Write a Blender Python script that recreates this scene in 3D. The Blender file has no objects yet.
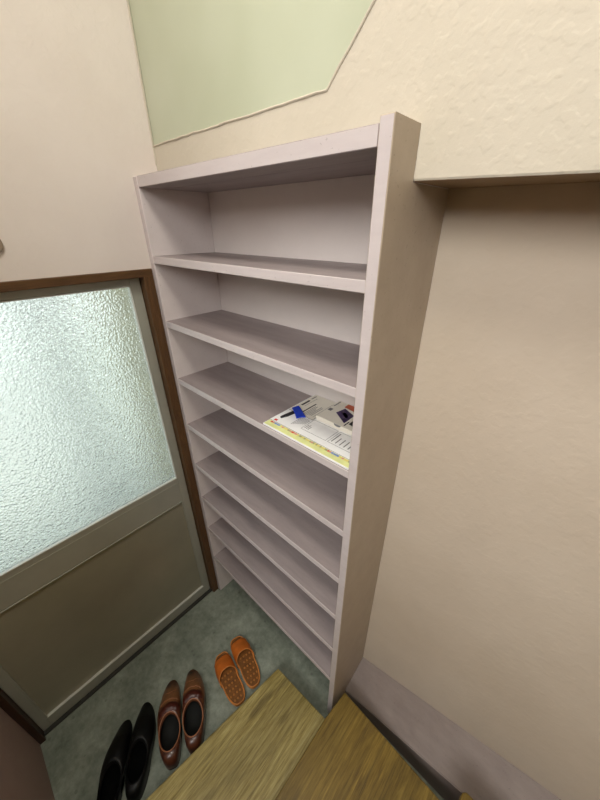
import bpy, bmesh, math, random
from mathutils import Vector, Matrix
random.seed(7)
SC = bpy.context.scene
COL = SC.collection
PI = math.pi

# ------------------------------------------------------------------ helpers
def lin(c):
    return tuple(((v/255.0)/12.92 if v/255.0 <= .04045 else ((v/255.0+.055)/1.055)**2.4) for v in c)

class Mat:
    def __init__(s, name, rough=.6, spec=.4):
        s.m = bpy.data.materials.new(name); s.m.use_nodes = True
        s.nt = s.m.node_tree; s.n = s.nt.nodes; s.l = s.nt.links
        s.b = s.n['Principled BSDF']; s.out = s.n['Material Output']
        s.b.inputs['Roughness'].default_value = rough
        s.b.inputs['Specular IOR Level'].default_value = spec
        s.tc = s.n.new('ShaderNodeTexCoord')
    def mapping(s, scale=(1,1,1), rot=(0,0,0), coord='Object', loc=(0,0,0)):
        mp = s.n.new('ShaderNodeMapping'); mp.inputs['Scale'].default_value = scale
        mp.inputs['Rotation'].default_value = rot; mp.inputs['Location'].default_value = loc
        s.l.new(s.tc.outputs[coord], mp.inputs['Vector']); return mp.outputs['Vector']
    def noise(s, scale, detail=4, rough=.55, vec=None, dist=0):
        t = s.n.new('ShaderNodeTexNoise'); t.inputs['Scale'].default_value = scale
        t.inputs['Detail'].default_value = detail; t.inputs['Roughness'].default_value = rough
        t.inputs['Distortion'].default_value = dist
        s.l.new(vec if vec is not None else s.tc.outputs['Object'], t.inputs['Vector'])
        return t.outputs['Fac']
    def voronoi(s, scale, vec=None, feature='F1'):
        t = s.n.new('ShaderNodeTexVoronoi'); t.inputs['Scale'].default_value = scale; t.feature = feature
        s.l.new(vec if vec is not None else s.tc.outputs['Object'], t.inputs['Vector'])
        return t.outputs['Distance']
    def ramp(s, fac, stops):
        r = s.n.new('ShaderNodeValToRGB'); e = r.color_ramp.elements
        while len(e) < len(stops): e.new(.5)
        for k, (p, c) in enumerate(stops):
            e[k].position = p; e[k].color = (*lin(c), 1)
        s.l.new(fac, r.inputs['Fac']); return r.outputs['Color']
    def mix(s, fac, a, b, mode='MIX'):
        x = s.n.new('ShaderNodeMix'); x.data_type = 'RGBA'; x.blend_type = mode
        for v, i in ((fac, 0), (a, 6), (b, 7)):
            if isinstance(v, (int, float)): x.inputs[i].default_value = v
            elif isinstance(v, tuple): x.inputs[i].default_value = (*lin(v), 1)
            else: s.l.new(v, x.inputs[i])
        return x.outputs[2]
    def math(s, op, a, b=0.0):
        x = s.n.new('ShaderNodeMath'); x.operation = op
        for i, v in enumerate((a, b)):
            if isinstance(v, (int, float)): x.inputs[i].default_value = v
            else: s.l.new(v, x.inputs[i])
        return x.outputs[0]
    def axis(s, ax, coord='Object'):
        x = s.n.new('ShaderNodeSeparateXYZ'); s.l.new(s.tc.outputs[coord], x.inputs[0]); return x.outputs[ax]
    def color(s, c):
        if isinstance(c, tuple): s.b.inputs['Base Color'].default_value = (*lin(c), 1)
        else: s.l.new(c, s.b.inputs['Base Color'])
        return s
    def rough(s, v): s.l.new(v, s.b.inputs['Roughness']); return s
    def bump(s, h, strength=.3, dist=.002, prev=None):
        b = s.n.new('ShaderNodeBump'); b.inputs['Strength'].default_value = strength
        b.inputs['Distance'].default_value = dist
        s.l.new(h, b.inputs['Height'])
        if prev is not None: s.l.new(prev, b.inputs['Normal'])
        s.l.new(b.outputs['Normal'], s.b.inputs['Normal']); return b.outputs['Normal']

def simple(name, c, rough=.6, spec=.4, var=.08, scale=20, metal=0, bump=0):
    M = Mat(name, rough, spec)
    f = M.noise(scale)
    lo = tuple(v*(1-var) for v in c); hi = tuple(min(255, v*(1+var)) for v in c)
    M.color(M.ramp(f, [(.3, lo), (.7, hi)])); M.b.inputs['Metallic'].default_value = metal
    if bump: M.bump(M.noise(scale*8, 3), bump, .002)
    return M.m

def obj(name, bm, mats, parent=None, smooth=False, loc=None, kind=None, label=None):
    me = bpy.data.meshes.new(name)
    bmesh.ops.recalc_face_normals(bm, faces=bm.faces[:])
    if smooth:
        for f in bm.faces: f.smooth = True
    bm.to_mesh(me); bm.free()
    for m in (mats if isinstance(mats, (list, tuple)) else [mats]): me.materials.append(m)
    o = bpy.data.objects.new(name, me); COL.objects.link(o)
    if loc: o.location = loc
    if parent: o.parent = parent
    if kind: o['kind'] = kind
    if label: o['label'] = label
    return o

def thing(name, label, cat, loc=(0,0,0), rotz=0, group=None):
    o = bpy.data.objects.new(name, None); COL.objects.link(o)
    o.empty_display_size = .05
    o.location = loc; o.rotation_euler = (0,0,rotz); o['label'] = label; o['category'] = cat
    if group: o['group'] = group
    return o
def tag(o, label, cat, group=None):
    o['label'] = label; o['category'] = cat
    if group: o['group'] = group
    return o

def box(bm, x0, x1, y0, y1, z0, z1, bevel=0, mi=0, seg=2):
    vs = [bm.verts.new((x, y, z)) for x in (x0, x1) for y in (y0, y1) for z in (z0, z1)]
    idx = [(0,1,3,2), (4,6,7,5), (0,4,5,1), (2,3,7,6), (0,2,6,4), (1,5,7,3)]
    fs = [bm.faces.new([vs[i] for i in f]) for f in idx]
    for f in fs: f.material_index = mi
    bmesh.ops.recalc_face_normals(bm, faces=fs)
    if bevel:
        es = list({e for f in fs for e in f.edges})
        bmesh.ops.bevel(bm, geom=es, offset=bevel, segments=seg, profile=.5, affect='EDGES')
    return fs
def prism(bm, poly, z0, z1, bevel=0, mi=0, seg=2):
    """poly: list of (x,y); extruded in z."""
    a = [bm.verts.new((x, y, z0)) for x, y in poly]; b = [bm.verts.new((x, y, z1)) for x, y in poly]
    n = len(poly); fs = [bm.faces.new(a[::-1]), bm.faces.new(b)]
    for i in range(n):
        fs.append(bm.faces.new((a[i], a[(i+1) % n], b[(i+1) % n], b[i])))
    for f in fs: f.material_index = mi
    bmesh.ops.recalc_face_normals(bm, faces=fs)
    if bevel:
        es = list({e for f in fs for e in f.edges})
        bmesh.ops.bevel(bm, geom=es, offset=bevel, segments=seg, profile=.5, affect='EDGES')
    return fs
def tube(bm, pts, r, closed=False, n=8, mi=0):
    P = [Vector(p) for p in pts]; N = len(P); rings = []
    for i, p in enumerate(P):
        a = P[(i-1) % N] if (closed or i) else P[i]; b = P[(i+1) % N] if (closed or i < N-1) else P[i]
        t = (b-a).normalized(); up = Vector((0,0,1)) if abs(t.z) < .95 else Vector((1,0,0))
        s = t.cross(up).normalized(); u = s.cross(t)
        rr = r[i] if isinstance(r, (list, tuple)) else r
        rings.append([bm.verts.new(p + s*(rr*math.cos(2*PI*k/n)) + u*(rr*math.sin(2*PI*k/n))) for k in range(n)])
    for i in range(N if closed else N-1):
        A, B = rings[i], rings[(i+1) % N]
        for k in range(n):
            f = bm.faces.new((A[k], A[(k+1) % n], B[(k+1) % n], B[k])); f.material_index = mi
    if not closed:
        bm.faces.new(rings[0]); bm.faces.new(rings[-1][::-1])

# ------------------------------------------------------------------ dimensions (metres)
W, D, H, T = 0.8337, 0.236, 2.0, 0.025
Y1, ZS = 0.081, 1.931          # front of the upper wall, its underside beside the unit
YF = -0.873                     # front wall
CEIL = 3.4
XR = 2.9
SHELF_Z = [1.786, 1.579, 1.360, 1.154, .946, .749, .538, .312]   # top faces
TH = .022
GZ = -.004

# ------------------------------------------------------------------ materials
def plaster(name, lo, hi, bump=.5, sc=90):
    M = Mat(name, .75, .25)
    big = M.noise(3.0, 5, .6)
    M.color(M.ramp(big, [(.3, lo), (.7, hi)]))
    n1 = M.noise(sc, 3, .6)
    st = M.ramp(M.noise(sc*.55, 2, .5), [(.48, (0,0,0)), (.62, (255,255,255))])
    h = M.math('ADD', M.math('MULTIPLY', n1, .5), M.math('MULTIPLY', st, .35))
    M.bump(h, bump, .003)
    return M.m
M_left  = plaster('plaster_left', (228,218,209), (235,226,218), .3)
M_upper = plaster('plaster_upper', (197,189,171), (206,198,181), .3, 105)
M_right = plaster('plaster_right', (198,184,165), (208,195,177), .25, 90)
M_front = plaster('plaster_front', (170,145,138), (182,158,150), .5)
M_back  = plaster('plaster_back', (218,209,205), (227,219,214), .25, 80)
M_ceil  = plaster('ceiling_board', (215,208,190), (224,217,200), .1)

def mauve(name, lo, hi, rough=.5, streak=True):
    M = Mat(name, rough, .35)
    f = M.noise(14, 6, .65, M.mapping((.35, 2.2, 2.2)) if streak else None)
    sp = M.noise(160, 2, .5)
    c = M.ramp(f, [(.3, lo), (.7, hi)])
    c = M.mix(M.math('MULTIPLY', M.math('GREATER_THAN', sp, .70), .25), c, (95,82,80))
    M.color(c); M.bump(M.noise(60, 3), .12, .002)
    return M.m
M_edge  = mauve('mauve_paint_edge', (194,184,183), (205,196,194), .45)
M_side  = mauve('mauve_side_yellow_light', (172,156,136), (182,167,147), .42, False)  # same mauve paint, with the yellow light on it put into the colour
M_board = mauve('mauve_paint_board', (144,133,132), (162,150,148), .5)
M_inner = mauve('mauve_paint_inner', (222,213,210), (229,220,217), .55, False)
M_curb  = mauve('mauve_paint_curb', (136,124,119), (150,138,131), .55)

def m_floor():
    M = Mat('concrete_floor', .5, .4)
    a = M.noise(6, 8, .65); b = M.noise(35, 5, .7)
    c = M.ramp(a, [(.25, (92,99,89)), (.5, (130,137,123)), (.75, (176,181,166))])
    c = M.mix(.35, c, M.ramp(b, [(.3, (64,74,62)), (.7, (168,176,160))]))
    d = M.voronoi(17, M.mapping((1,1,1)))
    spot = M.math('MULTIPLY', M.math('LESS_THAN', d, .10), .3)
    c = M.mix(spot, c, (58,62,56))
    M.color(c); M.rough(M.math('ADD', M.math('MULTIPLY', a, .35), .3))
    M.bump(b, .25, .002); return M.m
M_floor = m_floor()

def wood(name, lo, mid, hi, rot=0, scl=(20, 1.6, 20), rough=.42, dark=(70,52,22), planks=0):
    M = Mat(name, rough, .45)
    v = M.mapping(scl, (0, 0, rot))
    f = M.noise(1.6, 8, .66, v, 1.4)
    g = M.noise(5.5, 6, .75, M.mapping((scl[0]*1.8, scl[1]*1.2, scl[2]*1.8), (0, 0, rot)))
    c = M.ramp(f, [(.32, lo), (.5, mid), (.64, hi)])
    c = M.mix(.45, c, M.ramp(g, [(.36, lo), (.62, hi)]))
    th = M.noise(9, 3, .6, M.mapping((scl[0]*2.6, scl[1]*.8, scl[2]*2.6), (0, 0, rot), loc=(5, 2, 0)))
    c = M.mix(M.math('MULTIPLY', M.ramp(th, [(.58, (0,0,0)), (.68, (255,255,255))]), .5), c, dark)
    if planks:
        sx = M.n.new('ShaderNodeSeparateXYZ'); M.l.new(M.mapping((1,1,1), (0,0,rot)), sx.inputs[0])
        pn = M.n.new('ShaderNodeTexWhiteNoise'); pn.noise_dimensions = '1D'
        M.l.new(M.math('FLOOR', M.math('DIVIDE', sx.outputs[0], planks)), pn.inputs['W'])
        c = M.mix(M.math('MULTIPLY', pn.outputs['Value'], .45), c, tuple(v*.55 for v in mid), 'MIX')
    k = M.noise(3.2, 3, .5, M.mapping((7, 1.5, 7), (0, 0, rot), loc=(3.1, .7, 0)))
    kk = M.ramp(k, [(.60, (0,0,0)), (.72, (255,255,255))])
    c = M.mix(M.math('MULTIPLY', kk, .55), c, dark)
    M.color(c); M.bump(g, .2, .002); return M.m
M_step1 = wood('plank_pale', (106,88,32), (164,143,72), (210,194,128), rot=.12, planks=.11)
M_step2 = wood('plank_golden', (74,56,12), (122,96,28), (166,140,64), rot=0, planks=.085)
M_trim  = wood('frame_wood', (66,44,24), (90,62,34), (112,80,46), scl=(40, 40, 3), rough=.5)
M_trim_h = wood('frame_wood_head', (66,44,24), (90,62,34), (112,80,46), scl=(40, 3, 40), rough=.5)

def alum(name, c, rough=.35, metal=.55):
    M = Mat(name, rough, .5); M.b.inputs['Metallic'].default_value = metal
    f = M.noise(5, 4); M.color(M.ramp(f, [(.3, tuple(v*.93 for v in c)), (.7, c)]))
    M.rough(M.math('ADD', M.math('MULTIPLY', M.noise(12, 3), .15), rough-.07))
    return M.m
M_alu   = alum('aluminium_frame', (186,187,172), .42, .25)
M_panel = alum('aluminium_panel', (172,168,146), .36, .25)
M_bead  = alum('aluminium_bead_highlight', (226,227,216), .35, .1)  # highlights along the bevels painted in as a brighter bead colour

def m_glass():
    M = Mat('pebbled_glass')
    nt, l = M.n, M.l
    nt.remove(M.b)
    h = M.noise(170, 2.0, .6); v = M.voronoi(120, None, 'F1')
    hh = M.math('ADD', M.math('MULTIPLY', h, .8), M.math('MULTIPLY', v, .9))
    b = nt.new('ShaderNodeBump'); b.inputs['Strength'].default_value = .8; b.inputs['Distance'].default_value = .0048
    l.new(hh, b.inputs['Height'])
    r = nt.new('ShaderNodeBsdfRefraction'); r.inputs['IOR'].default_value = 1.3; r.inputs['Roughness'].default_value = .18
    r.inputs['Color'].default_value = (.96, .985, .975, 1)
    t = nt.new('ShaderNodeBsdfTranslucent'); t.inputs['Color'].default_value = (.88, .93, .93, 1)
    g = nt.new('ShaderNodeBsdfGlossy'); g.inputs['Roughness'].default_value = .15
    for x in (r, t, g): l.new(b.outputs['Normal'], x.inputs['Normal'])
    m1 = nt.new('ShaderNodeMixShader'); m1.inputs[0].default_value = .18
    l.new(r.outputs[0], m1.inputs[1]); l.new(t.outputs[0], m1.inputs[2])
    m2 = nt.new('ShaderNodeMixShader'); m2.inputs[0].default_value = .06
    l.new(m1.outputs[0], m2.inputs[1]); l.new(g.outputs[0], m2.inputs[2])
    l.new(m2.outputs[0], M.out.inputs['Surface']); return M.m
M_glass = m_glass()

def m_green():
    M = Mat('pale_green_panel', .32, .5)
    f = M.noise(2.2, 3)
    M.color(M.ramp(f, [(.3, (180,186,160)), (.7, (197,202,180))]))
    M.bump(M.noise(9, 3), .05, .01); return M.m
M_green = m_green()

# ------------------------------------------------------------------ the room
bm = bmesh.new(); box(bm, -.10, XR+.1, YF-.1, D+.1, -.12, 0)
obj('floor', bm, M_floor, kind='structure')
bm = bmesh.new(); box(bm, -.10, XR+.1, -3.3, D+.1, CEIL, CEIL+.08)
obj('ceiling', bm, M_ceil, kind='structure')

XH = .62
bm = bmesh.new(); box(bm, XH, XR+.1, -3.2, YF-.001, .0, .19)
obj('floor_hall', bm, M_step2, kind='structure')
bm = bmesh.new(); box(bm, XH-.1, XH, -3.2, YF-.101, 0, CEIL)
obj('wall_hall', bm, M_front, kind='structure')
bm = bmesh.new(); box(bm, XH-.1, XR+.1, -3.3, -3.2, 0, CEIL)
obj('wall_hall_end', bm, M_right, kind='structure')
# left wall with the door opening (in the plane x = 0)
bm = bmesh.new()
box(bm, -.10, 0, YF-.1, D+.1, 1.748, CEIL)
box(bm, -.10, 0, 0.0, D+.1, 0, 1.748)
box(bm, -.10, 0, YF-.1, YF, 0, 1.748)
obj('wall_left', bm, M_left, kind='structure')
bm = bmesh.new(); box(bm, 0, W, D, D+.1, 0, H)
obj('wall_back', bm, M_back, kind='structure')
bm = bmesh.new(); box(bm, W, XR, D, D+.1, 0, H)
obj('wall_back_right', bm, M_right, kind='structure')
bm = bmesh.new(); box(bm, 0, XH, YF-.1, YF, 0, CEIL)
obj('wall_front', bm, M_front, kind='structure')
bm = bmesh.new(); box(bm, XR, XR+.1, -3.3, D+.1, 0, CEIL)
obj('wall_right', bm, M_right, kind='structure')

# upper wall: a plastered block standing forward of the lower wall, with a recess for the green panel
ZG, XG = 2.0765, .6495
diag = Vector((.735-.6495, 2.159-2.0765)); k = (2.72-ZG)/diag.y
GP = [(0, ZG), (XG, ZG), (XG+diag.x*k, 2.72), (0, 2.72)]       # (x,z) outline of the green panel
bm = bmesh.new()
def xz(poly, y0, y1):
    a = [bm.verts.new((x, y0, z)) for x, z in poly]; b = [bm.verts.new((x, y1, z)) for x, z in poly]
    n = len(poly); bm.faces.new(a); bm.faces.new(b[::-1])
    for i in range(n): bm.faces.new((a[i], b[i], b[(i+1) % n], a[(i+1) % n]))
BV = .004
# strip above the unit, block beside it, part above the panel (each a closed solid of the same plaster)
prof = [(Y1, CEIL), (Y1, ZS+BV), (Y1+BV*.3, ZS+BV*.3), (Y1+BV, ZS), (D+.1, ZS), (D+.1, CEIL)]
a = [bm.verts.new((W, y, z)) for y, z in prof]; b = [bm.verts.new((XR, y, z-((.075 if y < .15 else .045) if z < 2.2 else 0))) for y, z in prof]
# plain block beside/above, in front of which the recess is cut: right of the unit
bm.faces.new(a); bm.faces.new(b[::-1])
for i in range(len(prof)): bm.faces.new((a[i], b[i], b[(i+1) % len(prof)], a[(i+1) % len(prof)]))
ZC = 2.72
xz([(0, H), (W, H), (W, CEIL), (0, CEIL)], Y1+.006, D+.1)                    # recessed backing
xz([(0, H), (W, H), (W, ZG+diag.y*(W-XG)/diag.x), (XG, ZG), (0, ZG)], Y1, Y1+.006)
bmesh.ops.recalc_face_normals(bm, faces=bm.faces[:]); bm.normal_update()
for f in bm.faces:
    if f.normal.z < -.9 and f.calc_center_median().x > W: f.material_index = 1  # shade under the block painted in as a darker tan plaster
wu = obj('wall_upper', bm, [M_upper, plaster('plaster_under_shade', (150,128,104), (162,140,114), .2)], kind='structure')
XE = XG+diag.x*k
PZ = ZG+diag.y*(W-XG)/diag.x
bm = bmesh.new()
pp = [(0.003, ZG+.002), (XG-.001, ZG+.002), (W, PZ+.002), (W, CEIL), (.003, CEIL)]
xz(pp, Y1+.002, Y1+.0059)
obj('trim_1', bm, M_green, kind='structure', label='pale green smooth panel set in the upper wall, with a slanting edge')
# thin raised plaster ridge along the lower and slanting edge of the green panel, and the sealed corner line
bm = bmesh.new()
pts = [(.004 + (XG-.004)*i/24, Y1-.0004+random.uniform(-.0006,.0006), ZG+random.uniform(-.0012,.0012)) for i in range(25)]
pts += [(XG+(W-XG)*i/8, Y1-.0004, ZG+(PZ-ZG)*i/8+random.uniform(-.0012,.0012)) for i in range(1, 9)]
tube(bm, pts, .0024, n=6)
pts = [(.002, Y1-.0005, H+.03+(CEIL-H-.03)*i/20) for i in range(21)]
tube(bm, pts, .003, n=6)
obj('trim_2', bm, M_upper, kind='structure')

# sloping ledge along the foot of the right-hand wall
bm = bmesh.new()
def ledge_z(x, back): return (.1045+.3195*(x-W)) if back else (.049+.2614*(x-W))
x0, x1 = W+.0005, 2.6
st = []
for q in range(25):
    x = x0+(x1-x0)*q/24
    st.append([bm.verts.new((x, .099, 0)), bm.verts.new((x, D-.0005, 0)), bm.verts.new((x, D-.0005, ledge_z(x, 1))), bm.verts.new((x, .099, ledge_z(x, 0)))])
bm.faces.new(st[0]); bm.faces.new(st[-1][::-1])
for A, B in zip(st, st[1:]):
    for i in range(4): bm.faces.new((A[i], B[i], B[(i+1) % 4], A[(i+1) % 4]))
bm.normal_update()
es = [e for e in bm.edges if all(abs(v.co.y-.099) < 1e-6 and v.co.z > .01 for v in e.verts)]
bmesh.ops.bevel(bm, geom=es, offset=.003, segments=2, affect='EDGES')
obj('baseboard_right', bm, M_curb, kind='structure')

# ------------------------------------------------------------------ door in the left wall
dy0, dy1 = -.851, -.035
XD = -.028                                   # front of the door leaf
bm = bmesh.new()
def rail(y0, y1, z0, z1): box(bm, XD-.035, XD, y0, y1, z0, z1, .0015, seg=1)
rail(dy1-.034, dy1, .008, 1.722); rail(dy0, dy0+.030, .008, 1.722)
rail(dy0+.030, dy1-.034, 1.700, 1.722); rail(dy0+.030, dy1-.034, .738, .876); rail(dy0+.030, dy1-.034, .008, .070)
door = obj('door_1', bm, M_alu, kind='structure', label='aluminium door with pebbled glass above and a plain panel below')
gy0, gy1 = dy0+.030, dy1-.034
bm = bmesh.new(); box(bm, XD-.014, XD-.010, gy0-.006, gy1+.006, .872, 1.704)
obj('glass_pane', bm, M_glass, door)
bm = bmesh.new(); box(bm, XD-.020, XD-.009, gy0-.004, gy1+.004, .066, .742)
obj('lower_panel', bm, M_panel, door)
bm = bmesh.new()
def bead(y0, y1, z0, z1): box(bm, XD-.010, XD+.002, y0, y1, z0, z1, .001, seg=1)
bead(gy1-.004, gy1, .876, 1.700); bead(gy0, gy0+.004, .876, 1.700); bead(gy0, gy1, .876, .881); bead(gy0, gy1, 1.696, 1.700)
bead(gy0, gy1, .070, .0745)
obj('glazing_bead', bm, M_bead, door)
bm = bmesh.new()
bead(gy0, gy1, .734, .738); bead(gy0, gy0+.005, .0745, .734); bead(gy1-.004, gy1, .0745, .734)
box(bm, XD-.002, XD+.0015, gy0, gy1, .846, .852)
obj('panel_molding', bm, M_alu, door)
# dark slot and sill under the leaf
bm = bmesh.new(); box(bm, -.10, -.012, YF, 0, 0.0, .007)
obj('door_sill', bm, simple('sill_dark', (52,52,46), .6), door)

bm = bmesh.new(); box(bm, -.10, .005, -.033, -.0005, 0, 1.748, .002, seg=1)
obj('trim_3', bm, M_trim, kind='structure', label='brown wooden door post beside the shelf unit')
bm = bmesh.new(); box(bm, -.10, .005, YF+.0005, -.852, 0, 1.748, .002, seg=1)
obj('trim_4', bm, simple('post_dark', (62,38,24), .5), kind='structure')
bm = bmesh.new(); box(bm, -.10, .0055, YF+.0005, -.0005, 1.724, 1.7485, .002, seg=1)
obj('trim_5', bm, M_trim_h, kind='structure', label='brown wooden head of the door frame')

# outdoors, seen only blurred through the glass
bm = bmesh.new(); box(bm, -9, -.10, -8, 6, -.2, -.03)
obj('ground', bm, simple('outdoor_paving', (166,172,163), .8, .2, .12, 1.6), kind='structure')
bm = bmesh.new(); box(bm, -2.1, -1.9, -4, -.32, -.03, 1.1)
obj('wall_outside', bm, simple('outdoor_white', (240,243,242), .8, .2, .04, 3), kind='structure')
bm = bmesh.new(); box(bm, -1.30, -1.15, -.20, -.07, -.03, 2.4)
obj('wall_outside_post', bm, simple('outdoor_grey', (96,100,98), .8), kind='structure')
bm = bmesh.new(); box(bm, -.62, -.102, .015, .3, -.03, 2.4)
obj('wall_outside_side', bm, simple('outdoor_beige', (150,144,108), .8, .2, .3, 14), kind='structure')

# ------------------------------------------------------------------ the shelf unit
su = thing('shelf_unit', 'tall mauve painted open shelf unit with eight shelves against the wall', 'shelf', (0,0,0))
PT = .024
bm = bmesh.new()
prof = [(0, .004), (D-.0008, .004), (D-.0008, ZS-.001), (Y1-.0008, ZS-.001), (Y1-.0008, H+.004), (0, H+.004)]
a = [bm.verts.new((W-PT, y, z)) for y, z in prof]; b = [bm.verts.new((W, y, z)) for y, z in prof]
bm.faces.new(a); bm.faces.new(b[::-1])
for i in range(6): bm.faces.new((a[i], b[i], b[(i+1) % 6], a[(i+1) % 6]))
bmesh.ops.recalc_face_normals(bm, faces=bm.faces[:])
bmesh.ops.bevel(bm, geom=[e for e in bm.edges if all(v.co.y < .001 for v in e.verts)], offset=.0015, segments=1, affect='EDGES')
bm.normal_update()
for f in bm.faces:
    if abs(f.normal.y) > .9 and f.calc_center_median().y < .01: f.material_index = 1
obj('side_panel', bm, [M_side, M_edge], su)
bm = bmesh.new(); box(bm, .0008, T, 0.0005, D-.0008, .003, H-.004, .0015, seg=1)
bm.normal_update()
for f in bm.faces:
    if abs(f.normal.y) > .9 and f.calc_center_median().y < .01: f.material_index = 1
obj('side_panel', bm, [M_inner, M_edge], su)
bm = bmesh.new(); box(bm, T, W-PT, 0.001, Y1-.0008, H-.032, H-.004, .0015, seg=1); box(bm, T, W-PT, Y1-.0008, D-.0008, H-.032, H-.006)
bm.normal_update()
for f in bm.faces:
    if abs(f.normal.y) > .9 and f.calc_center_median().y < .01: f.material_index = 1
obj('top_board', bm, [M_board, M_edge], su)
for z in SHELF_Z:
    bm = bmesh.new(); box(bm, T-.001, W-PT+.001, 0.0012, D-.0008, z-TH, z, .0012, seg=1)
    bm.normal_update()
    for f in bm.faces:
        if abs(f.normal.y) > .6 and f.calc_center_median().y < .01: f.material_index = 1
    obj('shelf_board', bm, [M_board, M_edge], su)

# ------------------------------------------------------------------ wooden steps
def step(label, poly, zt, mat, z0=0.0, thick=.032):
    r = thing('wooden_step', label, 'step', (0,0,0), 0, 'wooden steps')
    cx = sum(p[0] for p in poly)/len(poly); cy = sum(p[1] for p in poly)/len(poly)
    bm = bmesh.new(); prism(bm, poly, zt-thick, zt, .004)
    obj('tread', bm, mat, r)
    ins = [(p[0]+(.014 if p[0] < cx else -.004), p[1]+(.006 if p[1] < cy else -.006)) for p in poly]
    bm = bmesh.new(); prism(bm, ins, z0, zt-thick)
    obj('riser', bm, mat, r)
    return r
step('pale plank step nearest the slippers and brown shoes', [(.570,-.059), (.846,-.048), (.846,YF+.004), (.471,YF+.004)], .10, M_step1)
step('darker golden plank step beside the foot of the shelf unit', [(.8590,.046), (1.276,.0275), (1.40,.022), (1.40,YF+.004), (.8505,YF+.004), (.8485,-.07)], .19, M_step2)
step('topmost golden step, only its corner showing next to the sloping mauve ledge', [(1.2865,.034), (1.296,.044), (1.9,.044), (1.9,YF+.004), (1.2865,YF+.004)], .36, M_step2, z0=.1905)

# ------------------------------------------------------------------ shoes
def outline(n, L, wb, wh, point=1.0, bend=.006):
    """plan outline of a shoe, heel at x=0, toe at x=L; returns n points by angle around the middle"""
    pts = []
    for i in range(n):
        a = 2*PI*i/n
        c, s = math.cos(a), math.sin(a)
        x = L/2 + L/2*c
        u = x/L
        # half width: heel wh, waist, ball wb at u=.66, toe tapering
        w = wh + (wb-wh)*(1/(1+math.exp(-(u-.48)*13)))
        w *= (1 - .10*math.exp(-((u-.42)/.13)**2))
        sh = abs(s)**(.62 if c < 0 else .62+.3*point)
        y = w*sh*(1 if s >= 0 else -1)
        y += bend*math.sin(PI*min(1, max(0, u)))*1.0 - bend*.3 + bend*.9*max(0, (u-.6)/.4)**2*-1
        pts.append((x, y))
    return pts

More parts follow.
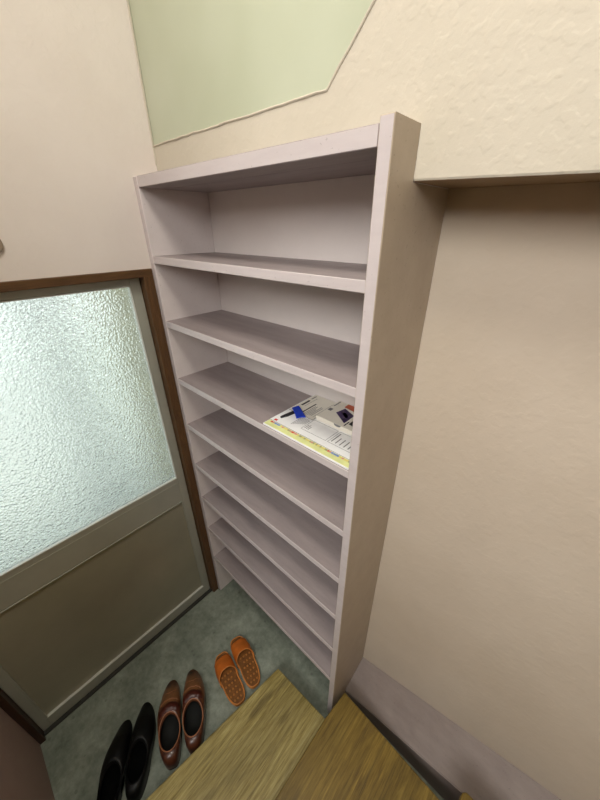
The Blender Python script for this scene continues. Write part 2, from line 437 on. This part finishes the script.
def dress_shoe(name, label, loc, rotz, mirror, mats, L=.290, wb=.044, wh=.032, loafer=True, group=None):
    m_up, m_toe, m_trim, m_in, m_sole = mats[:5]; m_strap = mats[-1]
    r = thing(name, label, 'shoe', loc, rotz, group)
    sgn = -1 if mirror else 1
    N = 64
    so = outline(N, L, wb, wh, 1.0, .006*sgn)
    # sole
    bm = bmesh.new(); prism(bm, [(x, y) for x, y in so], .006, .014, .002)
    obj('sole', bm, m_sole, r, smooth=False)
    bm = bmesh.new()
    hp = [(x, y*.96) for x, y in so if x < L*.27]
    hp.sort(key=lambda p: math.atan2(p[1], p[0]-L*.14)); prism(bm, hp, 0, .0058)
    obj('heel', bm, m_sole, r)
    bm = bmesh.new()
    fp = [(x*.98+L*.01, y*.85) for x, y in so if x > L*.45]
    fp.sort(key=lambda p: math.atan2(p[1], p[0]-L*.72)); prism(bm, fp, 0, .0058)
    obj('front_sole', bm, m_sole, r)
    # topline
    cx, ax, ay = L*.325, L*.205, wb*.83
    top = []
    for i in range(N):
        a = 2*PI*i/N
        x = cx + ax*math.cos(a); y = ay*math.sin(a)*(1+.06*math.cos(a))
        u = (x-(cx-ax))/(2*ax)
        z = .070 - .014*math.sin(PI*u) + .006*u
        top.append((x, y, z))
    def P(i, v, off=0.0):
        sx, sy = so[i]; tx, ty, tz = top[i]
        g = v**(1.55 + .5*max(0, math.cos(2*PI*i/N)))
        front = max(0, math.cos(2*PI*i/N))
        e = .60 + .55*front
        h = math.sin(v*PI/2)**e
        x = sx + (tx-sx)*(g*(1-front)+ v*front) ; y = sy + (ty-sy)*g
        zz = .012 + (tz-.012)*h
        bul = .003*math.sin(PI*v)*(1-front)
        ny = 1 if sy > 0 else -1
        return Vector((x, y + bul*ny*min(1, abs(sy)/.02), zz))
    R = 14
    def surf(bm, sel, off):
        vs = {}
        def V(i, j):
            i %= N
            if (i, j) not in vs:
                p = P(i, j/R)
                if off:
                    q1 = P((i+1) % N, j/R)-P((i-1) % N, j/R); q2 = P(i, min(1, (j+.5)/R))-P(i, max(0, (j-.5)/R))
                    nrm = q1.cross(q2); nrm = nrm.normalized() if nrm.length > 0 else Vector((0,0,1))
                    p = p + nrm*off
                vs[(i, j)] = bm.verts.new(p)
            return vs[(i, j)]
        for i in range(N):
            for j in range(R):
                c = (P(i, (j+.5)/R)+P((i+1) % N, (j+.5)/R))/2
                if sel(c, i, j): bm.faces.new((V(i, j), V(i+1, j), V(i+1, j+1), V(i, j+1)))
    bm = bmesh.new(); surf(bm, lambda c, i, j: True, 0)
    # roll the leather inwards and down to the insole
    tv = [bm.verts.new((x, y, z)) for x, y, z in top]
    t2 = [bm.verts.new((cx+(x-cx)*.93, y*.90, z-.012)) for x, y, z in top]
    for i in range(N): bm.faces.new((tv[i], tv[(i+1) % N], t2[(i+1) % N], t2[i]))
    bmesh.ops.remove_doubles(bm, verts=bm.verts[:], dist=1e-5)
    up = obj('upper', bm, m_up, r, smooth=True)
    bm = bmesh.new()
    r1 = [bm.verts.new((cx+(x-cx)*.93, y*.90, z-.0118)) for x, y, z in top]
    r2 = [bm.verts.new((cx+(x-cx)*.97, y*1.02, .022)) for x, y, z in top]
    for i in range(N): bm.faces.new((r1[i], r1[(i+1) % N], r2[(i+1) % N], r2[i]))
    bm.faces.new(r2)
    obj('lining', bm, m_in, r, smooth=True)
    bm = bmesh.new(); tube(bm, [(x, y, z+.0004) for x, y, z in top], .0021, closed=True, n=6)
    obj('collar_trim', bm, m_trim, r, smooth=True)
    # toe cap with its stitched edge
    xc = L*.80
    bm = bmesh.new(); surf(bm, lambda c, i, j: c.x > xc + .10*abs(c.y)*0 , .0009)
    bmesh.ops.recalc_face_normals(bm, faces=bm.faces[:])
    obj('toe_cap', bm, m_toe, r, smooth=True)
    # band across the instep and the crease line in front of it
    def line(xq, yw, dz=.0008, bow=.010):
        pts = []
        for q in range(17):
            t = -1 + 2*q/16
            best = None
            y = yw*t; xx = xq - bow*(abs(t)**2)
            # find surface height by search
            bd = 9
            for i in range(N):
                if math.cos(2*PI*i/N) < -.2: continue
                for j in range(0, R*2+1):
                    p = P(i, j/(R*2)); d = (p.x-xx)**2+(p.y-y)**2
                    if d < bd: bd = d; best = p
            pts.append((best.x, best.y, best.z+dz))
        return pts
    if loafer:
        bm = bmesh.new()
        l1 = line(L*.64, wb*.86); l2 = line(L*.545, wb*.80)
        va = [bm.verts.new((p[0], p[1], p[2]+.0022)) for p in l1]; vb = [bm.verts.new((p[0], p[1], p[2]+.0026)) for p in l2]
        va2 = [bm.verts.new((p[0]+.002, p[1], p[2]-.002)) for p in l1]; vb2 = [bm.verts.new((p[0]-.002, p[1], p[2]-.002)) for p in l2]
        for q in range(16):
            bm.faces.new((va[q], va[q+1], vb[q+1], vb[q])); bm.faces.new((va2[q], va2[q+1], va[q+1], va[q])); bm.faces.new((vb[q], vb[q+1], vb2[q+1], vb2[q]))
        obj('instep_strap', bm, m_strap, r, smooth=True)
        bm = bmesh.new(); tube(bm, line(L*.70, wb*.80, .0006, .014), .0013, n=5); tube(bm, line(L*.80, wb*.70, .0009, -.004), .0010, n=5)
        obj('stitching', bm, m_trim, r, smooth=True)
    return r

def leather(name, heel, mid, toe, L, rough=.28):
    M = Mat(name, rough, .6)
    x = M.math('DIVIDE', M.axis(0), L)
    c = M.ramp(x, [(.05, heel), (.5, mid), (.68, toe[0]), (.86, toe[0]), (.96, toe[1])])
    c = M.mix(.18, c, M.ramp(M.noise(45, 4), [(.3, (30,14,6)), (.7, (190,120,70))]))
    M.color(c); M.bump(M.noise(220, 3), .12, .001); M.b.inputs['Coat Weight'].default_value = .3
    M.b.inputs['Coat Roughness'].default_value = .15
    return M.m
LB = .288
brown = (leather('brown_leather', (56,22,17), (72,34,21), ((128,86,52), (20,14,12)), LB, .36),
         leather('brown_toe', (56,22,17), (72,34,21), ((118,80,48), (12,10,9)), LB, .36),
         simple('tan_trim', (168,112,78), .45), simple('shoe_lining_dark', (16,17,14), .8), simple('shoe_sole_dark', (34,20,14), .5), simple('dark_red_leather', (74,30,20), .35, .5))
black = (simple('black_leather', (8,9,9), .45, .3, .1, 60), simple('black_leather_toe', (10,11,11), .38, .35, .1, 60),
         simple('black_trim', (7,8,8), .6, .2), simple('black_lining', (4,5,5), .9, .1), simple('black_sole', (8,8,8), .6))

def place_by(heel, toe):
    """rotation that turns +X from heel to toe"""
    return math.atan2(toe[1]-heel[1], toe[0]-heel[0])
h, t = (.470,-.540), (.196,-.401)
dress_shoe('dress_shoe', 'brown leather shoe next to the black pair', (h[0], h[1], 0), place_by(h, t), False, brown, L=.292, wb=.0485, wh=.043, group='brown leather shoes')
h, t = (.501,-.457), (.229,-.303)
dress_shoe('dress_shoe', 'brown leather shoe nearer the orange slippers', (h[0], h[1], 0), place_by(h, t), True, brown, L=.292, wb=.0485, wh=.043, group='brown leather shoes')
h, t = (.447,-.676), (.207,-.513)
dress_shoe('dress_shoe', 'black leather shoe next to the brown pair', (h[0], h[1], 0), place_by(h, t), True, black, L=.292, wb=.0445, wh=.040, loafer=False, group='black leather shoes')
h, t = (.434,-.770), (.194,-.606)
dress_shoe('dress_shoe', 'outer black leather shoe farthest from the orange slippers', (h[0], h[1], 0), place_by(h, t), False, black, L=.292, wb=.0445, wh=.040, loafer=False, group='black leather shoes')

# slippers
M_or_top = simple('orange_strap', (198,106,36), .45, .5, .07, 30)
M_or_rim = simple('orange_rim', (208,132,62), .5)
M_or_bed = simple('brown_footbed', (120,74,26), .55, .4, .15, 60)
M_or_nub = simple('footbed_nub', (172,112,48), .5)
def slipper(label, heel, toe, mirror):
    L = math.hypot(toe[0]-heel[0], toe[1]-heel[1])
    r = thing('slipper', label, 'slipper', (heel[0], heel[1], 0), place_by(heel, toe), 'orange slippers')
    s = -1 if mirror else 1
    N = 56
    so = outline(N, L, .0450, .0430, -.3, .004*s)
    bm = bmesh.new()
    prism(bm, so, 0, .017, .003); obj('sole', bm, M_or_rim, r)
    ins = [(L/2+(x-L/2)*.955, y*.90) for x, y in so]
    bm = bmesh.new(); prism(bm, ins, .0168, .0182); obj('footbed', bm, M_or_bed, r)
    bm = bmesh.new(); tube(bm, [(L/2+(x-L/2)*.975, y*.95, .0175) for x, y in so], .0028, closed=True, n=6); obj('rim', bm, M_or_rim, r, smooth=True)
    bm = bmesh.new()
    for ix in range(6):
        for iy in range(-2, 3):
            x = L*(.10+.095*ix); y = iy*.0150 + (.0075 if ix % 2 else 0)
            hw = .026+.008*(x/L)
            if abs(y) > hw: continue
            y += .007*s*math.sin(PI*x/L)
            rr = .0046
            m = Matrix.Translation((x, y, .0184)) @ Matrix.Diagonal((1,1,.6,1))
            bmesh.ops.create_uvsphere(bm, u_segments=8, v_segments=6, radius=rr, matrix=m)
    o = obj('massage_nubs', bm, M_or_nub, r, smooth=True); o['kind'] = 'stuff'
    # strap: an arch over the front of the foot, leaving an opening at the toe
    bm = bmesh.new(); K = 20; J = 10
    def hw(x):
        c = max(-1, min(1, (x-L/2)/(L/2))); ss = math.sqrt(max(0, 1-c*c)); 
        ys = [p for p in so if abs(p[0]-x) < L*.06]
        return max(p[1] for p in ys), min(p[1] for p in ys)
    outer, inner = [], []
    for q in range(J+1):
        f = q/J
        row, rowi = [], []
        for kk in range(K+1):
            a = PI*kk/K
            mid = math.sin(a)
            xb = L*(.52 - .03*(1-mid)+.035*(1-mid)) ; xf = L*(.905 - .035*(1-mid))
            x = xb + (xf-xb)*f - (0.012*mid*(1-f) if False else 0)
            xbk = L*(.455+.175*mid); x = xbk+(xf-xbk)*f
            yu, yd = hw(x)
            yc, yh = (yu+yd)/2, (yu-yd)/2 + .0015
            hh = .040*(1-f)+.022*f
            ca = math.cos(a); y = yc + yh*(abs(ca)**.8)*(1 if ca >= 0 else -1)
            z = .008 + (hh)*(mid**.75)
            row.append(bm.verts.new((x, y, z))); rowi.append(bm.verts.new((x, yc+(y-yc)*.93, max(.006, z-.0045))))
        outer.append(row); inner.append(rowi)
    for q in range(J):
        for kk in range(K):
            bm.faces.new((outer[q][kk], outer[q][kk+1], outer[q+1][kk+1], outer[q+1][kk]))
            bm.faces.new((inner[q][kk], inner[q+1][kk], inner[q+1][kk+1], inner[q][kk+1]))
    for kk in range(K):
        bm.faces.new((outer[0][kk], inner[0][kk], inner[0][kk+1], outer[0][kk+1])); bm.faces.new((outer[J][kk], outer[J][kk+1], inner[J][kk+1], inner[J][kk]))
    edge_pts = [v.co.copy() for v in outer[0]]
    st = obj('strap', bm, M_or_top, r, smooth=True)
    bm = bmesh.new(); tube(bm, edge_pts, .0018, n=6); obj('strap_edge', bm, M_or_rim, st, smooth=True)
    return r
slipper('orange slipper nearer the brown shoes', (.515,-.238), (.290,-.194), False)
slipper('orange slipper nearer the shelf unit', (.518,-.153), (.290,-.094), True)

# ------------------------------------------------------------------ papers on the third shelf
ZP = SHELF_Z[2]
M_white = simple('white_paper', (238,238,236), .6, .3, .02)
M_cream = simple('cream_paper', (226,220,206), .6, .3, .02)
M_yel = simple('yellow_green_paper', (224,228,158), .55, .3, .06)
M_ink = simple('ink', (52,50,52), .6, .2, .02)
M_inkg = simple('ink_grey', (120,118,118), .6, .2, .02)
M_red = simple('red_print', (196,60,50), .6); M_blue_p = simple('blue_print', (126,150,200), .6)
M_orange_p = simple('orange_print', (188,92,62), .6); M_purple = simple('purple_print', (58,42,78), .5, .4, .3, 90)
M_lil = simple('lilac_print', (150,130,170), .6)
def bar(bm, x0, x1, y0, y1, z, mi=0):
    f = bm.faces.new([bm.verts.new(p) for p in ((x0,y0,z), (x1,y0,z), (x1,y1,z), (x0,y1,z))]); f.material_index = mi

XM0, XM1 = .507, .8065
mag = thing('magazine', 'thick magazine with a yellow-green margin, lowest in the pile on the third shelf', 'magazine', (0,0,ZP+.0002))
bm = bmesh.new(); box(bm, XM0, XM1, .004, .229, 0, .006, .001, seg=1); obj('pages', bm, M_white, mag)
bm = bmesh.new(); box(bm, XM0+.003, XM1-.001, .0055, .229, .0061, .0068); obj('cover', bm, M_yel, mag)
bm = bmesh.new()
xx = XM0+.012; q = 0
while xx < XM1-.012:
    w_ = random.uniform(.004,.009)
    bar(bm, xx, xx+w_, .0215, .0285, .0070, [0,2,1,1,1,4,2,4,4,3,2,0,2,2,4,3,4,3,4,4,3,2,3,4,3,4,3,4,4,3][q % 30]); xx += w_+.0004; q += 1
obj('printed_strip', bm, [M_red, M_blue_p, simple('salmon_print', (206,150,134), .6), simple('olive_print', (168,166,120), .6), simple('sand_print', (222,210,120), .6)], mag)

leaf = thing('leaflet', 'white printed sheet lying on top of the magazine, a red mark at its corner', 'paper', (0,0,ZP+.0072))
bm = bmesh.new(); box(bm, XM0+.003, XM1-.002, .029, .2335, 0, .0022, .0006, 3, 1)
z = .00235
bar(bm, .522, .533, .033, .042, z, 2)
def frame(x0, x1, y0, y1, w_=.0012):
    bar(bm, x0, x1, y0, y0+w_, z, 1); bar(bm, x0, x1, y1-w_, y1, z, 1); bar(bm, x0, x0+w_, y0, y1, z, 1); bar(bm, x1-w_, x1, y0, y1, z, 1)
frame(.612, .700, .052, .112); frame(.706, .790, .052, .112)
for i in range(5): bar(bm, .712+i*.013, .715+i*.013, .060, .060+random.uniform(.025,.045), z, 1)
for i in range(3): bar(bm, .618+i*.006, .620+i*.006, .060, .060+random.uniform(.012,.03), z, 1)
for i in range(7): bar(bm, .575+i*.005, .5768+i*.005, .05+.004*i, .105+random.uniform(-.01,.0), z, 1)
for i in range(3): bar(bm, .800-.0, .8012, .05, .1, z, 1)
obj('sheet', bm, [M_ink, M_inkg, M_red, M_white], leaf)

br = thing('brochure', 'cream brochure with dark heading lines behind the blue strip', 'brochure', (0,0,ZP+.0096))
bm = bmesh.new(); box(bm, XM0+.008, .610, .105, .2345, 0, .002, .0006, 2, 1)
z = .00215
bar(bm, .524, .531, .150, .190, z, 0); bar(bm, .524, .528, .200, .225, z, 1)
bar(bm, .556, .5605, .112, .185, z, 0)
for i in range(5): bar(bm, .566+i*.006, .5682+i*.006, .112+.002*i, .112+random.uniform(.045,.07), z, 1)
bar(bm, .538, .5393, .150, .215, z, 1); bar(bm, .600, .6012, .12, .22, z, 1)
obj('sheet', bm, [M_ink, M_inkg, M_cream], br)

bx = thing('flat_box', 'slim white box with a purple picture at the right end of the pile', 'box', (0,0,ZP+.0096))
bm = bmesh.new(); box(bm, .613, .806, .117, .2345, 0, .0145, .0015); obj('carton', bm, M_cream, bx)
bm = bmesh.new(); z = .0147
def quad(pts, mi): f = bm.faces.new([bm.verts.new((x, y, z)) for x, y in pts]); f.material_index = mi
quad([(.648,.168), (.700,.135), (.700,.186), (.655,.205)], 0)
quad([(.664,.176), (.690,.158), (.690,.172), (.668,.189)], 1)
quad([(.648,.210), (.690,.205), (.690,.233), (.648,.233)], 2)
quad([(.712,.140), (.735,.135), (.735,.160), (.712,.165)], 3)
quad([(.618,.165), (.630,.165), (.630,.180), (.618,.180)], 4); quad([(.618,.195), (.622,.195), (.622,.230), (.618,.230)], 4)
quad([(.705,.125), (.709,.125), (.709,.150), (.705,.150)], 3)
obj('picture_label', bm, [M_purple, M_lil, M_orange_p, M_ink, M_inkg], bx)
bm = bmesh.new()
ff = [bm.verts.new((.690+.012*math.cos(PI*q/10+PI), .1168, .0146-.0075*math.sin(PI*q/10))) for q in range(11)]
bm.faces.new(ff); obj('flap_tab', bm, M_inkg, bx)

bt = thing('ribbon_tag', 'bright blue tag on a short black strap lying across the papers', 'tag', (0,0,ZP+.0118))
bm = bmesh.new(); prism(bm, [(.520,.113), (.527,.137), (.588,.101), (.577,.092), (.571,.078), (.545,.098)], 0, .004, .001)
obj('blue_tag', bm, simple('blue_fabric', (28,62,190), .5), bt)
bm = bmesh.new(); prism(bm, [(.527,.055), (.533,.052), (.541,.072), (.546,.099), (.533,.106), (.529,.080)], -.0022, .0012, .0006)
obj('strap', bm, M_ink, bt)

# ------------------------------------------------------------------ small fitting on the wall over the door
wf = thing('wall_fitting', 'small round brown fitting on the plaster above the door', 'fitting', (0,0,0))
bm = bmesh.new()
m = Matrix.Translation((.003, -.377, 1.835)) @ Matrix.Rotation(PI/2, 4, 'Y')
bmesh.ops.create_cone(bm, cap_ends=True, segments=32, radius1=.026, radius2=.024, depth=.008, matrix=m)
obj('base_plate', bm, simple('fitting_brown', (150,134,116), .9, .1), wf, smooth=False)
bm = bmesh.new()
m = Matrix.Translation((.005, -.377, 1.835)) @ Matrix.Diagonal((.6,1,1,1))
bmesh.ops.create_uvsphere(bm, u_segments=24, v_segments=12, radius=.017, matrix=m)
obj('knob', bm, simple('fitting_knob', (142,126,108), .9, .1), wf, smooth=True)

# ------------------------------------------------------------------ light
def area(name, loc, target, size, power, col, sy=None, spread=180):
    l = bpy.data.lights.new(name, 'AREA'); l.energy = power; l.color = col; l.size = size
    l.spread = math.radians(spread)
    if sy: l.shape = 'RECTANGLE'; l.size_y = sy
    o = bpy.data.objects.new(name, l); COL.objects.link(o); o.location = loc
    d = Vector(target)-Vector(loc); o.rotation_euler = d.to_track_quat('-Z', 'Y').to_euler(); return o
area('ceiling_lamp_light', (.95,-.62,3.2), (.8,-.3,0), .45, 17, (1,.96,.88))
sl = bpy.data.lights.new('stairwell_light', 'SPOT'); sl.energy = 70; sl.color = (1,1,.76); sl.spot_size = math.radians(34); sl.spot_blend = .5; sl.shadow_soft_size = .08
slo = bpy.data.objects.new('stairwell_light', sl); COL.objects.link(slo); slo.location = (2.2,-.75,2.9)
slo.rotation_euler = (Vector((0,-.45,2.95))-Vector(slo.location)).to_track_quat('-Z','Y').to_euler()
area('hall_window_light', (1.45,-2.1,3.1), (.5,.0,1.75), 1.5, 31, (1,.985,.965), 1.5, 112)
s = bpy.data.lights.new('sun', 'SUN'); s.energy = 5.5; s.angle = .1; s.color = (1,.97,.90)
so_ = bpy.data.objects.new('sun', s); COL.objects.link(so_)
so_.rotation_euler = Vector((-.32,.12,-.9)).to_track_quat('-Z','Y').to_euler()

w = bpy.data.worlds.new('World'); SC.world = w; w.use_nodes = True
nt = w.node_tree; bg = nt.nodes['Background']
tcw = nt.nodes.new('ShaderNodeTexCoord'); sp = nt.nodes.new('ShaderNodeSeparateXYZ'); nt.links.new(tcw.outputs['Generated'], sp.inputs[0])
rp = nt.nodes.new('ShaderNodeValToRGB'); nt.links.new(sp.outputs['Z'], rp.inputs['Fac'])
rp.color_ramp.elements[0].color = (.95,1,.98,1); rp.color_ramp.elements[1].color = (.75,.88,1,1)
nt.links.new(rp.outputs['Color'], bg.inputs['Color']); bg.inputs['Strength'].default_value = 1.7

# ------------------------------------------------------------------ camera
def cam_basis(a, b, c):
    fwd = Vector((math.cos(b)*math.sin(a), math.cos(b)*math.cos(a), -math.sin(b)))
    right0 = Vector((math.cos(a), -math.sin(a), 0)); up0 = right0.cross(fwd)
    right = math.cos(c)*right0 + math.sin(c)*up0; up = -math.sin(c)*right0 + math.cos(c)*up0
    return right, up, fwd
CP = Vector((1.11811749, -0.50378546, 1.86849838))
r_, u_, f_ = cam_basis(*[math.radians(v) for v in (-42.44651356, 28.5279673, -0.20405012)])
cd = bpy.data.cameras.new('camera'); cam = bpy.data.objects.new('camera', cd); COL.objects.link(cam)
cd.sensor_fit = 'HORIZONTAL'; cd.sensor_width = 36; cd.lens = 319.97458/600*36; cd.clip_start = .02
cam.matrix_world = Matrix(((r_.x, u_.x, -f_.x, CP.x), (r_.y, u_.y, -f_.y, CP.y), (r_.z, u_.z, -f_.z, CP.z), (0,0,0,1)))
SC.camera = cam

SC.view_settings.view_transform = 'Standard'
SC.view_settings.look = 'None'
SC.view_settings.exposure = 0
SC.cycles.use_denoising = True
SC.cycles.max_bounces = 10
SC.cycles.sample_clamp_indirect = 6
SC.cycles.caustics_reflective = False
